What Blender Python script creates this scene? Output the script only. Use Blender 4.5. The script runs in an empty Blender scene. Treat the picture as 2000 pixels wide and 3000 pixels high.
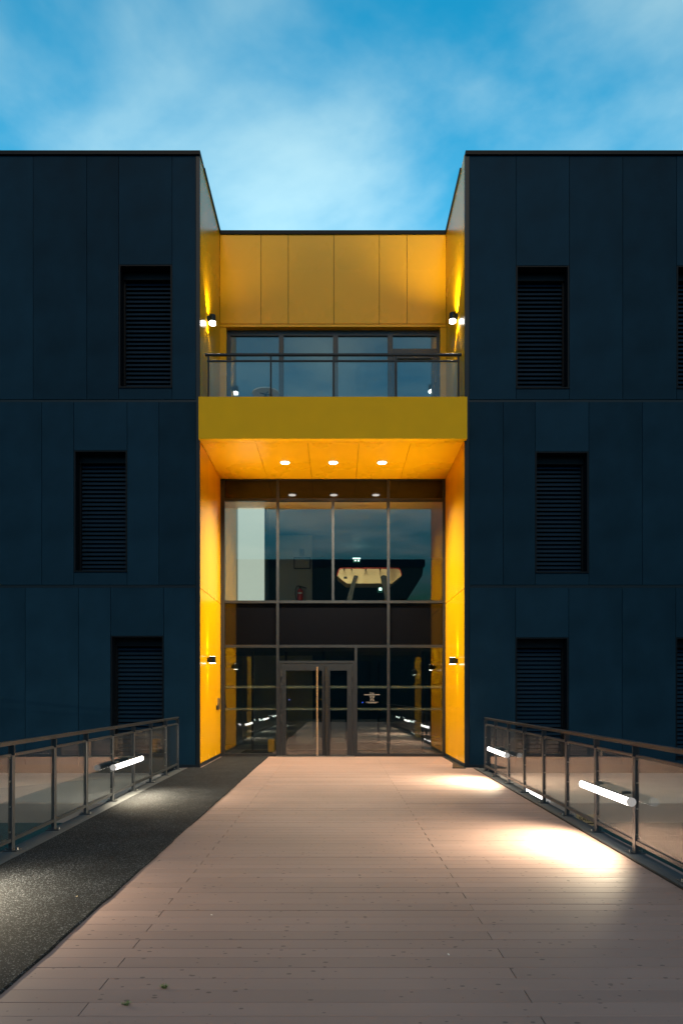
import bpy, bmesh, math, random
from mathutils import Vector, Matrix
random.seed(7)
R = math.radians
SC = bpy.context.scene
COL = SC.collection

# ------------------------------------------------------------------ camera
F, VX, VY, H = 2000.0, 988.0, 2037.0, 1.55      # focal length and vanishing point in photograph pixels, eye height
cam = bpy.data.cameras.new('camera')
cam.sensor_fit = 'VERTICAL'; cam.sensor_height = 36; cam.sensor_width = 24
cam.lens = 24; cam.shift_x = (1000 - VX) / 3000; cam.shift_y = (VY - 1500) / 3000
cam.clip_start = 0.05; cam.clip_end = 3000
camo = bpy.data.objects.new('camera', cam); COL.objects.link(camo)
camo.location = (0, 0, H); camo.rotation_euler = (R(90), 0, 0)
SC.camera = camo

# ------------------------------------------------------------------ sky, sun, exposure
SUN_EL, SUN_ROT = R(-2.0), R(0.0)               # sun just under the horizon behind the building
w = bpy.data.worlds.new('World'); SC.world = w; w.use_nodes = True
nt = w.node_tree; nt.nodes.clear()
def N(t, **k):
    n = nt.nodes.new(t)
    for a, b in k.items(): setattr(n, a, b)
    return n
def L(a, b): nt.links.new(a, b)
out = N('ShaderNodeOutputWorld'); bg = N('ShaderNodeBackground'); bg.inputs['Strength'].default_value = 0.1
L(bg.outputs[0], out.inputs[0])
sky = N('ShaderNodeTexSky', sky_type='NISHITA', sun_disc=False, sun_elevation=SUN_EL, sun_rotation=SUN_ROT)
sky.air_density = 1.0; sky.dust_density = 0.3; sky.ozone_density = 6.0
tint = N('ShaderNodeMix', data_type='RGBA', blend_type='MULTIPLY'); tint.inputs[0].default_value = 1
SKY_TINT = (12.0, 166.0, 44.0, 1)
tint.inputs[7].default_value = SKY_TINT
L(sky.outputs[0], tint.inputs[6])
tc = N('ShaderNodeTexCoord'); sep = N('ShaderNodeSeparateXYZ'); L(tc.outputs['Generated'], sep.inputs[0])
mx = N('ShaderNodeMath', operation='MAXIMUM'); mx.inputs[1].default_value = 0.06; L(sep.outputs[2], mx.inputs[0])
dv = N('ShaderNodeVectorMath', operation='SCALE'); inv = N('ShaderNodeMath', operation='DIVIDE'); inv.inputs[0].default_value = 1
L(mx.outputs[0], inv.inputs[1]); L(tc.outputs['Generated'], dv.inputs[0]); L(inv.outputs[0], dv.inputs['Scale'])
mp = N('ShaderNodeMapping'); mp.inputs['Location'].default_value = (1.7, 6.3, 0); mp.inputs['Rotation'].default_value = (0, 0, R(40)); mp.inputs['Scale'].default_value = (1.0, 1.0, 1)
L(dv.outputs[0], mp.inputs[0])
n1 = N('ShaderNodeTexNoise'); n1.inputs['Scale'].default_value = 2.1; n1.inputs['Detail'].default_value = 6; n1.inputs['Roughness'].default_value = 0.52; n1.inputs['Distortion'].default_value = 0.15
L(mp.outputs[0], n1.inputs['Vector'])
cr = N('ShaderNodeValToRGB'); cr.color_ramp.interpolation = 'EASE'
cr.color_ramp.elements[0].position = 0.31; cr.color_ramp.elements[0].color = (0, 0, 0, 1)
cr.color_ramp.elements[1].position = 0.78; cr.color_ramp.elements[1].color = (1, 1, 1, 1)
L(n1.outputs['Fac'], cr.inputs[0])
mixc = N('ShaderNodeMix', data_type='RGBA')
CLOUD = (4.5, 7.7, 9.1, 1)
mixc.inputs[7].default_value = CLOUD
sb = N('ShaderNodeSeparateColor'); L(sky.outputs[0], sb.inputs[0])          # cloud brightness follows the sky behind it
cs = N('ShaderNodeMapRange'); cs.inputs['From Max'].default_value = 0.24; cs.inputs['To Max'].default_value = 1.5; L(sb.outputs[2], cs.inputs['Value'])
cv = N('ShaderNodeVectorMath', operation='SCALE'); cv.inputs[0].default_value = CLOUD[:3]; L(cs.outputs[0], cv.inputs['Scale']); L(cv.outputs[0], mixc.inputs[7])
L(cr.outputs[0], mixc.inputs[0]); L(tint.outputs[2], mixc.inputs[6]); L(mixc.outputs[2], bg.inputs[0])

fill_sun = bpy.data.lights.new('fill_sun', 'SUN'); fill_sun.energy = 0.9; fill_sun.angle = R(22); fill_sun.color = (1, .70, .40)
suno = bpy.data.objects.new('fill_sun', fill_sun); COL.objects.link(suno)
suno.rotation_euler = (R(42), 0, 0); suno.location = (0, -30, 25)   # broad, weak, warm fill added from behind the camera to brighten the balcony band

SC.view_settings.view_transform = 'Standard'; SC.view_settings.look = 'None'
SC.view_settings.gamma = 1; SC.view_settings.use_curve_mapping = False; SC.view_settings.exposure = 0.0
SC.render.engine = 'CYCLES'
SC.cycles.use_denoising = True
SC.cycles.max_bounces = 10; SC.cycles.transparent_max_bounces = 24
SC.cycles.glossy_bounces = 5; SC.cycles.diffuse_bounces = 5
SC.cycles.sample_clamp_indirect = 6
SC.cycles.caustics_reflective = False; SC.cycles.caustics_refractive = False

WARM = (1.0, 0.82, 0.55)
WHITE = (1.0, 0.90, 0.74)

# ------------------------------------------------------------------ materials
def mat(name, col, rough=0.5, metal=0.0, spec=0.5, noise=None, bump=None, emis=None, coat=0.0):
    m = bpy.data.materials.new(name); m.use_nodes = True
    t = m.node_tree; b = t.nodes['Principled BSDF']
    b.inputs['Base Color'].default_value = (*col, 1); b.inputs['Roughness'].default_value = rough
    b.inputs['Metallic'].default_value = metal; b.inputs['Specular IOR Level'].default_value = spec
    b.inputs['Coat Weight'].default_value = coat
    if emis:
        b.inputs['Emission Color'].default_value = (*emis[0], 1); b.inputs['Emission Strength'].default_value = emis[1]
    tcn = t.nodes.new('ShaderNodeTexCoord')
    if noise:                                   # (scale, amount, detail): uneven colour and gloss
        n = t.nodes.new('ShaderNodeTexNoise'); n.inputs['Scale'].default_value = noise[0]; n.inputs['Detail'].default_value = noise[2] if len(noise) > 2 else 4
        t.links.new(tcn.outputs['Object'], n.inputs['Vector'])
        oi = t.nodes.new('ShaderNodeObjectInfo')
        ad = t.nodes.new('ShaderNodeMath'); ad.operation = 'MULTIPLY_ADD'; ad.inputs[1].default_value = 0.35; t.links.new(oi.outputs['Random'], ad.inputs[0]); t.links.new(n.outputs['Fac'], ad.inputs[2])
        mr = t.nodes.new('ShaderNodeMapRange'); mr.inputs['From Min'].default_value = 0.3; mr.inputs['From Max'].default_value = 1.05
        mr.inputs['To Min'].default_value = 1 - noise[1]; mr.inputs['To Max'].default_value = 1 + noise[1]
        t.links.new(ad.outputs[0], mr.inputs['Value'])
        vm = t.nodes.new('ShaderNodeVectorMath'); vm.operation = 'SCALE'; vm.inputs[0].default_value = col
        t.links.new(mr.outputs[0], vm.inputs['Scale']); t.links.new(vm.outputs[0], b.inputs['Base Color'])
        m2 = t.nodes.new('ShaderNodeMapRange'); m2.inputs['To Min'].default_value = max(0.02, rough * 0.8); m2.inputs['To Max'].default_value = min(1, rough * 1.2)
        t.links.new(n.outputs['Fac'], m2.inputs['Value']); t.links.new(m2.outputs[0], b.inputs['Roughness'])
    if bump:                                    # ('ribs', period, strength, distance) or ('noise', scale, strength, distance)
        bp = t.nodes.new('ShaderNodeBump'); bp.inputs['Strength'].default_value = bump[2]; bp.inputs['Distance'].default_value = bump[3]
        if bump[0] == 'ribs':
            x = t.nodes.new('ShaderNodeTexWave'); x.wave_type = 'BANDS'; x.bands_direction = 'X' if len(bump) < 5 else bump[4]
            x.inputs['Scale'].default_value = 0.314 / bump[1]
            t.links.new(tcn.outputs['Object'], x.inputs['Vector']); t.links.new(x.outputs['Fac'], bp.inputs['Height'])
        else:
            x = t.nodes.new('ShaderNodeTexNoise'); x.inputs['Scale'].default_value = bump[1]; x.inputs['Detail'].default_value = 5
            t.links.new(tcn.outputs['Object'], x.inputs['Vector']); t.links.new(x.outputs['Fac'], bp.inputs['Height'])
        t.links.new(bp.outputs[0], b.inputs['Normal'])
    return m

def emission(name, col, s):
    m = bpy.data.materials.new(name); m.use_nodes = True; t = m.node_tree; t.nodes.clear()
    o = t.nodes.new('ShaderNodeOutputMaterial'); e = t.nodes.new('ShaderNodeEmission')
    e.inputs[0].default_value = (*col, 1); e.inputs[1].default_value = s; t.links.new(e.outputs[0], o.inputs[0]); return m

def glass(name, tintc=(0.8, 0.85, 0.85), ior=1.7, dirt=0.0, rough=0.0):
    m = bpy.data.materials.new(name); m.use_nodes = True; t = m.node_tree; t.nodes.clear()
    o = t.nodes.new('ShaderNodeOutputMaterial'); tr = t.nodes.new('ShaderNodeBsdfTransparent'); gl = t.nodes.new('ShaderNodeBsdfGlossy')
    tr.inputs[0].default_value = (*tintc, 1); gl.inputs['Roughness'].default_value = rough; gl.inputs[0].default_value = (1, 1, 1, 1)
    ge = t.nodes.new('ShaderNodeNewGeometry'); mr = t.nodes.new('ShaderNodeMapRange')
    mr.inputs['To Min'].default_value = ior; mr.inputs['To Max'].default_value = 1 / ior
    fr = t.nodes.new('ShaderNodeFresnel'); mx_ = t.nodes.new('ShaderNodeMixShader')
    t.links.new(ge.outputs['Backfacing'], mr.inputs['Value']); t.links.new(mr.outputs[0], fr.inputs['IOR'])
    t.links.new(fr.outputs[0], mx_.inputs[0]); t.links.new(tr.outputs[0], mx_.inputs[1]); t.links.new(gl.outputs[0], mx_.inputs[2])
    last = mx_
    if dirt:
        df = t.nodes.new('ShaderNodeBsdfDiffuse'); df.inputs[0].default_value = (.5, .5, .5, 1)
        nz = t.nodes.new('ShaderNodeTexNoise'); nz.inputs['Scale'].default_value = 9; nz.inputs['Detail'].default_value = 8
        tcn = t.nodes.new('ShaderNodeTexCoord'); t.links.new(tcn.outputs['Object'], nz.inputs['Vector'])
        ml = t.nodes.new('ShaderNodeMath'); ml.operation = 'MULTIPLY'; ml.inputs[1].default_value = dirt; t.links.new(nz.outputs['Fac'], ml.inputs[0])
        m3 = t.nodes.new('ShaderNodeMixShader'); t.links.new(ml.outputs[0], m3.inputs[0]); t.links.new(mx_.outputs[0], m3.inputs[1]); t.links.new(df.outputs[0], m3.inputs[2]); last = m3
    t.links.new(last.outputs[0], o.inputs[0]); return m

M = {}
M['panel'] = mat('ribbed_anthracite_panel', (.0095, .036, .064), .55, 0, .04, noise=(1.3, .36, 6), bump=('ribs', .020, .35, .004))
M['dark'] = mat('anthracite_trim', (.008, .018, .028), .42, 0.1, .3)
M['coping'] = mat('black_brown_metal', (.004, .007, .011), .5, 0, .15)
M['black'] = mat('black_rubber', (.008, .008, .009), .6)
M['backing'] = mat('dark_backing_wall', (.006, .007, .008), .8)
M['slat'] = mat('dark_blind_slat', (.0015, .018, .040), .5, 0, .06)
M['yellow'] = mat('yellow_coated_panel', (.86, .435, .0015), .28, 0, .3, noise=(.9, .05, 3), bump=('noise', 60, .05, .002))
M['yellow_side'] = mat('yellow_ribbed_panel', (.86, .435, .0015), .26, 0, .15, noise=(.9, .05, 3), bump=('ribs', .03, .05, .002, 'Y'))
M['fascia'] = mat('yellow_fascia_sheet', (.93, .50, .001), .45, 0, .15, noise=(2.5, .04, 4))
M['frame'] = mat('bronze_grey_frame', (.027, .033, .042), .38, .3, .5, noise=(6, .08, 3))
M['spandrel'] = None
M['steel'] = mat('dull_steel', (.050, .057, .065), .36, .35, .5, noise=(14, .18, 5))
M['brightsteel'] = mat('bright_steel', (.55, .55, .53), .3, 1, .5, noise=(20, .1, 4))
M['galv'] = mat('galvanised_post', (.085, .095, .107), .34, .55, .5, noise=(14, .18, 5))
M['brass'] = mat('brushed_handle', (.62, .56, .50), .30, .9, .5)
M['edge'] = mat('grey_steel_strip', (.075, .084, .093), .5, .25, .4, noise=(5, .25, 7), bump=('noise', 40, .12, .003))
M['concrete'] = mat('pale_concrete', (.33, .30, .28), .85, 0, .3, noise=(1.7, .2, 8), bump=('noise', 90, .3, .01))
M['gravel'] = mat('grey_gravel', (.17, .18, .19), .9, 0, .3, noise=(60, .5, 6), bump=('noise', 160, .6, .02))
M['under'] = mat('joist_board', (.05, .036, .03), .8)
M['soil'] = mat('dark_soil', (.03, .026, .022), .95, 0, .2, noise=(2, .4, 8), bump=('noise', 30, .6, .05))
M['white'] = mat('white_paint', (.75, .74, .70), .5, noise=(1.5, .05, 3))
M['grey'] = mat('grey_paint', (.05, .052, .056), .7)
M['pale'] = mat('pale_wall_paint', (.34, .34, .32), .7)
M['darkgrey'] = mat('dark_grey_floor', (.05, .05, .055), .5, noise=(4, .2, 5))
M['red'] = mat('red_enamel', (.50, .02, .015), .3)
M['cream'] = mat('cream_laminate', (.62, .47, .27), .4)
M['glass'] = glass('curtain_wall_glass', (.86, .91, .90), 1.95)
M['railglass'] = glass('railing_glass', (.90, .93, .92), 1.5, dirt=.022)
M['balglass'] = glass('balcony_glass', (.86, .92, .93), 1.55, dirt=.02)
M['darkglass'] = mat('dark_spandrel_glass', (.0035, .004, .006), .05, 0, .45)
M['film'] = mat('frosted_film', (.24, .31, .25), .6); M['film'].node_tree.nodes['Principled BSDF'].inputs['Alpha'].default_value = .10
M['lens'] = emission('lamp_lens', (1, .93, .82), 18)
M['tube'] = emission('tube_glow', (1.0, .95, .88), 7)
M['cap'] = mat('translucent_cap', (.4, .4, .4), .4, emis=((1, .95, .9), .25))
M['lit'] = emission('glow_partition', (.76, .82, .68), .85)  # room light put into the panel's own glow, no lamp behind it
M['lit2'] = emission('dim_glow_wall', (.80, .72, .46), .28)  # plain wall piece with a dimmer glow in place of light falling on it
M['exitw'] = emission('exit_light', (.75, 1, .9), 4)
M['exitg'] = emission('exit_green', (.06, .25, .16), .25)
M['blue'] = emission('blue_led', (.05, .12, 1), 3)
M['print'] = mat('white_print', (.8, .7, .6), .6, emis=None)
M['printlight'] = mat('white_vinyl', (.27, .27, .27), .6)
M['grass'] = mat('green_blade', (.16, .21, .07), .7)
M['tan'] = mat('pale_board', (.50, .40, .22), .7, noise=(8, .2, 5))

# deck plank: grey-brown composite with rain spots, fine long grain, slightly glossy
def deck_mat():
    m = mat('composite_plank', (.262, .182, .162), .5, 0, .30)
    t = m.node_tree; b = t.nodes['Principled BSDF']; tcn = t.nodes['Texture Coordinate'] if 'Texture Coordinate' in t.nodes else t.nodes.new('ShaderNodeTexCoord')
    ge = t.nodes.new('ShaderNodeNewGeometry'); oi = t.nodes.new('ShaderNodeObjectInfo')
    # grain along X
    mp_ = t.nodes.new('ShaderNodeMapping'); mp_.inputs['Scale'].default_value = (.9, 55, 1); t.links.new(ge.outputs['Position'], mp_.inputs[0])
    g = t.nodes.new('ShaderNodeTexNoise'); g.inputs['Scale'].default_value = 1.6; g.inputs['Detail'].default_value = 7; t.links.new(mp_.outputs[0], g.inputs['Vector'])
    bl = t.nodes.new('ShaderNodeTexNoise'); bl.inputs['Scale'].default_value = .8; bl.inputs['Detail'].default_value = 5; t.links.new(ge.outputs['Position'], bl.inputs['Vector'])
    # small dark drips
    mp2 = t.nodes.new('ShaderNodeMapping'); mp2.inputs['Scale'].default_value = (15, 24, 1); t.links.new(ge.outputs['Position'], mp2.inputs[0])
    vo = t.nodes.new('ShaderNodeTexVoronoi'); vo.inputs['Scale'].default_value = 1; vo.inputs['Randomness'].default_value = 1; t.links.new(mp2.outputs[0], vo.inputs['Vector'])
    sp = t.nodes.new('ShaderNodeSeparateColor'); t.links.new(vo.outputs['Color'], sp.inputs[0])
    thr = t.nodes.new('ShaderNodeMapRange'); thr.inputs['From Min'].default_value = .38; thr.inputs['From Max'].default_value = 1; thr.inputs['To Min'].default_value = 0; thr.inputs['To Max'].default_value = .27
    t.links.new(sp.outputs[0], thr.inputs['Value'])
    wob = t.nodes.new('ShaderNodeTexNoise'); wob.inputs['Scale'].default_value = 60; wob.inputs['Detail'].default_value = 3; t.links.new(ge.outputs['Position'], wob.inputs['Vector'])
    dd = t.nodes.new('ShaderNodeMath'); dd.operation = 'MULTIPLY_ADD'; dd.inputs[1].default_value = .14; t.links.new(wob.outputs['Fac'], dd.inputs[0]); 
    sb0 = t.nodes.new('ShaderNodeMath'); sb0.operation = 'SUBTRACT'; sb0.inputs[1].default_value = .07; t.links.new(vo.outputs['Distance'], sb0.inputs[0]); t.links.new(sb0.outputs[0], dd.inputs[2])
    ss = t.nodes.new('ShaderNodeMath'); ss.operation = 'SUBTRACT'; t.links.new(thr.outputs[0], ss.inputs[0]); t.links.new(dd.outputs[0], ss.inputs[1])
    st = t.nodes.new('ShaderNodeMapRange'); st.inputs['From Min'].default_value = 0; st.inputs['From Max'].default_value = .06; st.inputs['To Min'].default_value = 1; st.inputs['To Max'].default_value = .45
    t.links.new(ss.outputs[0], st.inputs['Value'])
    # brightness = random per plank * grain * blotch * drips
    def mr(src, lo, hi, a=.3, c=.7):
        q = t.nodes.new('ShaderNodeMapRange'); q.inputs['From Min'].default_value = a; q.inputs['From Max'].default_value = c; q.inputs['To Min'].default_value = lo; q.inputs['To Max'].default_value = hi; t.links.new(src, q.inputs['Value']); return q.outputs[0]
    def mul(a, c):
        q = t.nodes.new('ShaderNodeMath'); q.operation = 'MULTIPLY'; t.links.new(a, q.inputs[0]); t.links.new(c, q.inputs[1]); return q.outputs[0]
    k = mul(mul(mr(oi.outputs['Random'], .93, 1.07, 0, 1), mr(g.outputs['Fac'], .93, 1.06)), mul(mr(bl.outputs['Fac'], .92, 1.07), st.outputs[0]))
    vm = t.nodes.new('ShaderNodeVectorMath'); vm.operation = 'SCALE'; vm.inputs[0].default_value = (.262, .182, .162); t.links.new(k, vm.inputs['Scale']); t.links.new(vm.outputs[0], b.inputs['Base Color'])
    t.links.new(mr(g.outputs['Fac'], .48, .66), b.inputs['Roughness'])
    bp = t.nodes.new('ShaderNodeBump'); bp.inputs['Strength'].default_value = .25; bp.inputs['Distance'].default_value = .002; t.links.new(g.outputs['Fac'], bp.inputs['Height']); t.links.new(bp.outputs[0], b.inputs['Normal'])
    return m
M['deck'] = deck_mat()

def mat_rubber():                               # black gritty runner with pale flecks
    m = mat('gritty_black_runner', (.045, .045, .047), .85, 0, .1)
    t = m.node_tree; b = t.nodes['Principled BSDF']; ge = t.nodes.new('ShaderNodeNewGeometry')
    vo = t.nodes.new('ShaderNodeTexVoronoi'); vo.inputs['Scale'].default_value = 150; t.links.new(ge.outputs['Position'], vo.inputs['Vector'])
    sp = t.nodes.new('ShaderNodeSeparateColor'); t.links.new(vo.outputs['Color'], sp.inputs[0])
    cr_ = t.nodes.new('ShaderNodeValToRGB'); e = cr_.color_ramp.elements
    e[0].position = .0; e[0].color = (.008, .009, .011, 1); e[1].position = 1; e[1].color = (.125, .14, .16, 1)
    q = e.new(.55); q.color = (.012, .0135, .016, 1); q = e.new(.86); q.color = (.020, .023, .027, 1)
    t.links.new(sp.outputs[0], cr_.inputs[0])
    nz = t.nodes.new('ShaderNodeTexNoise'); nz.inputs['Scale'].default_value = 2.2; nz.inputs['Detail'].default_value = 6; t.links.new(ge.outputs['Position'], nz.inputs['Vector'])
    mr = t.nodes.new('ShaderNodeMapRange'); mr.inputs['From Min'].default_value = .3; mr.inputs['From Max'].default_value = .7; mr.inputs['To Min'].default_value = .75; mr.inputs['To Max'].default_value = 1.25; t.links.new(nz.outputs['Fac'], mr.inputs['Value'])
    vm = t.nodes.new('ShaderNodeVectorMath'); vm.operation = 'SCALE'; t.links.new(cr_.outputs[0], vm.inputs[0]); t.links.new(mr.outputs[0], vm.inputs['Scale']); t.links.new(vm.outputs[0], b.inputs['Base Color'])
    bp = t.nodes.new('ShaderNodeBump'); bp.inputs['Strength'].default_value = .9; bp.inputs['Distance'].default_value = .006; t.links.new(vo.outputs['Distance'], bp.inputs['Height']); t.links.new(bp.outputs[0], b.inputs['Normal'])
    return m
M['mat'] = mat_rubber()

# ------------------------------------------------------------------ helpers
WP = {}                                         # world position of every parent
def tag(o, label=None, cat=None, group=None, kind=None):
    if label: o['label'] = label
    if cat: o['category'] = cat
    if group: o['group'] = group
    if kind: o['kind'] = kind
    return o
def empty(name, loc, label=None, cat=None, group=None, kind=None):
    o = bpy.data.objects.new(name, None); o.empty_display_size = .2; o.location = loc; COL.objects.link(o)
    WP[o.name] = Vector(loc); return tag(o, label, cat, group, kind)

class MB:
    def __init__(s): s.bm = bmesh.new()
    def box(s, x0, x1, y0, y1, z0, z1, bevel=0.0):
        vs = [s.bm.verts.new((x, y, z)) for x in (x0, x1) for y in (y0, y1) for z in (z0, z1)]
        fs = [(0, 1, 3, 2), (4, 6, 7, 5), (0, 4, 5, 1), (2, 3, 7, 6), (0, 2, 6, 4), (1, 5, 7, 3)]
        ff = [s.bm.faces.new([vs[i] for i in f]) for f in fs]
        if bevel:
            es = list({e for f in ff for e in f.edges})
            bmesh.ops.bevel(s.bm, geom=es, offset=bevel, segments=1, affect='EDGES', profile=.5)
        return s
    def quad(s, a, b, c, d): s.bm.faces.new([s.bm.verts.new(v) for v in (a, b, c, d)]); return s
    def prism(s, pts, d, n):                     # polygon pts (3-D), extruded by vector d
        d = Vector(d); a = [s.bm.verts.new(p) for p in pts]; b = [s.bm.verts.new(Vector(p) + d) for p in pts]
        s.bm.faces.new(a[::-1]); s.bm.faces.new(b)
        for i in range(len(pts)): j = (i + 1) % len(pts); s.bm.faces.new((a[i], a[j], b[j], b[i]))
        return s
    def tube(s, p, q, r, n=12, r2=None, caps=True, a0=0, a1=2 * math.pi):
        p, q = Vector(p), Vector(q); d = (q - p).normalized(); u = d.orthogonal().normalized()
        if abs(d.y) > .9: u = Vector((1, 0, 0))
        elif abs(d.z) > .9: u = Vector((1, 0, 0))
        v = d.cross(u); r2 = r if r2 is None else r2
        full = abs(a1 - a0) > 6.28; k = n if full else n + 1
        an = [a0 + (a1 - a0) * i / n for i in range(k)]
        A = [s.bm.verts.new(p + (u * math.cos(t) + v * math.sin(t)) * r) for t in an]
        B = [s.bm.verts.new(q + (u * math.cos(t) + v * math.sin(t)) * r2) for t in an]
        for i in range(n if full else n):
            j = (i + 1) % k; s.bm.faces.new((A[i], A[j], B[j], B[i]))
        if not full: s.bm.faces.new((A[-1], A[0], B[0], B[-1]))
        if caps: s.bm.faces.new(A[::-1]); s.bm.faces.new(B)
        return s
    def disc(s, c, r, n=24, axis='z', ry=None):
        c = Vector(c); s.bm.faces.new([s.bm.verts.new(c + Vector((math.cos(t) * r, math.sin(t) * r, 0) if axis == 'z' else (math.cos(t) * r, 0, math.sin(t) * r))) for t in [2 * math.pi * i / n for i in range(n)]]); return s
    def rot(s, m): bmesh.ops.transform(s.bm, matrix=m, verts=s.bm.verts); return s
    def build(s, name, m, parent=None, label=None, cat=None, group=None, kind=None, smooth=False, pivot=None):
        bmesh.ops.recalc_face_normals(s.bm, faces=s.bm.faces)
        vs = [v.co for v in s.bm.verts]
        lo = Vector((min(v[i] for v in vs) for i in range(3))); hi = Vector((max(v[i] for v in vs) for i in range(3)))
        pv = Vector(pivot) if pivot is not None else Vector(((lo.x + hi.x) / 2, (lo.y + hi.y) / 2, lo.z))
        for v in s.bm.verts: v.co -= pv
        me = bpy.data.meshes.new(name); s.bm.to_mesh(me); s.bm.free()
        if m is not None: me.materials.append(m)
        if smooth:
            for p in me.polygons: p.use_smooth = True
            try: me.set_sharp_from_angle(angle=R(35))
            except Exception: pass
        o = bpy.data.objects.new(name, me); COL.objects.link(o)
        if parent is not None:
            o.parent = parent; o.location = pv - WP[parent.name]
        else: o.location = pv
        WP[o.name] = pv
        return tag(o, label, cat, group, kind)
def box(name, m, parent, x0, x1, y0, y1, z0, z1, bevel=0, **k): return MB().box(x0, x1, y0, y1, z0, z1, bevel).build(name, m, parent, **k)
def copy_tree(o, parent=None):
    c = o.copy(); COL.objects.link(c); c.parent = parent
    for ch in o.children: copy_tree(ch, c)
    return c
def px(x, Y): return (x - VX) / F * Y            # photograph column / row -> metres at distance Y (used for measuring only)
def pz(y, Y): return H + (VY - y) / F * Y

YF, YG, YB = 14.69, 17.33, 17.18                 # facade, entrance glazing, upper back wall
XL, XR = -2.955, 2.735                           # inner faces of the two side walls
TOP = pz(444, YF)
DECK_BACK = -5.0

# ------------------------------------------------------------------ ground and paved strip
g = MB(); n = 24
g.quad((-400, -400, -1.9), (400, -400, -1.9), (400, 400, -1.9), (-400, 400, -1.9)); g.build('ground', M['soil'], None, kind='structure')
for x0, x1 in ((-30, -3.36), (3.10, 30)):
    box('paved_strip', M['concrete'], None, x0, x1, 10.55, YF - .02, -.42, -.12, kind='structure')
MB().prism([(-3.40, 10.62, -.118), (-3.40, 14.6, -.118), (-3.9, 14.6, -.118), (-7.5, 10.62, -.118)], (0, 0, .004), 0).build('gravel_bed', M['gravel'], None, kind='structure')

# ------------------------------------------------------------------ deck
deck = empty('deck', (0, 6, 0), kind='structure')
P = .1473; Y0 = 4.184
def plank(x0, x1, y0, y1):
    b = MB(); b.box(x0, x1, y0, y1, -.012, 0, .0018); return b
kfar = int((YG + .05 - Y0) / P) + 1; knear = int((1.2 - Y0) / P)
protos = {}
for k in range(knear, kfar):
    y0 = Y0 + k * P; rec = y0 > YF - .08
    joint = .98 if k % 2 else -1.252
    xa, xb = (XL + .01, XR - .01) if rec else (-3.32, 3.02)
    for a, c in ((xa, joint - .002), (joint + .002, xb)):
        key = (rec, k % 2, a == xa)
        if key not in protos:
            protos[key] = plank(a, c, 0, P - .003).build('plank', M['deck'], deck, pivot=((a + c) / 2, 0, 0)); o = protos[key]
        else:
            o = protos[key].copy(); COL.objects.link(o)
        o.location = ((a + c) / 2 - WP['deck'].x, y0 - WP['deck'].y, random.uniform(-.0012, .0012))
b = MB()
y = Y0 + knear * P - P; k = knear - 1
while y > DECK_BACK:
    joint = .98 if k % 2 else -1.252
    for a, c in ((-3.32, joint - .002), (joint + .002, 3.02)): b.box(a, c, y, y + P - .003, -.012, 0)
    y -= P; k -= 1
b.build('plank_field', M['deck'], deck, kind='stuff')
box('deck_underlay', M['under'], deck, -3.3, 3.0, DECK_BACK, YG + .1, -.30, -.0125)
def xl(Y): return -2.965 - .0142 * Y             # mat outer edge
def xr(Y): return 2.675 + .0147 * Y              # deck edge on the bare side
def railL(Y): return -3.135 - .0127 * Y
def railR(Y): return 2.807 + .0142 * Y
def strip(f0, f1, z0, z1):
    ya, yb = DECK_BACK, YF - .3
    pts = [(f0(ya), ya, z0), (f0(yb), yb, z0), (f1(yb), yb, z0), (f1(ya), ya, z0)]
    return MB().prism(pts, (0, 0, z1 - z0), 0)
strip(lambda Y: xl(Y) - .004, lambda Y: railL(Y) - .06, .002, .014).build('edge_strip', M['edge'], deck)
strip(xr, lambda Y: railR(Y) + .06, .002, .014).build('edge_strip', M['edge'], deck)
for f in (lambda Y: railL(Y) - .015, lambda Y: railR(Y) + .015):
    strip(lambda Y: f(Y) - .04, lambda Y: f(Y) + .04, -.36, -.002).build('edge_beam', M['dark'], deck)
# thin dark bead between planks and steel strip
strip(lambda Y: xr(Y) - .012, lambda Y: xr(Y) + .004, .001, .019).build('edge_bead', M['black'], deck)

# black runner with a slightly ragged long edge
b = MB(); bm = b.bm; rows = []
ys = [DECK_BACK + .16 * i for i in range(int((YF - .14 - DECK_BACK) / .16))] + [YF - .135, YF - .13] + [YF + .1 + .15 * i for i in range(17)]
off = 0
for y in ys:
    off = .6 * off + random.uniform(-.005, .005)
    if random.random() < .05: off += random.choice((-.013, .012))
    xa = xl(y) if y < YF - .132 else XL + .06
    xb = -1.735 + off
    rows.append([bm.verts.new(p) for p in ((xa, y, .003), (xa, y, .013), (xb - .012, y, .013 + random.uniform(0, .003)), (xb, y, .003))])
for r0, r1 in zip(rows, rows[1:]):
    for i in range(3): bm.faces.new((r0[i], r1[i], r1[i + 1], r0[i + 1]))
b.build('runner_mat', M['mat'], None, 'long gritty black runner mat laid along one side of the plank deck', 'mat')

# ------------------------------------------------------------------ building
bld = empty('building', (0, YF, 0), 'dark three storey building with a bright yellow recessed entrance and balcony', 'building')
fx = lambda x: px(x, YF)
fz = lambda y: pz(y, YF)
PT = .03                                          # panel thickness
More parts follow.
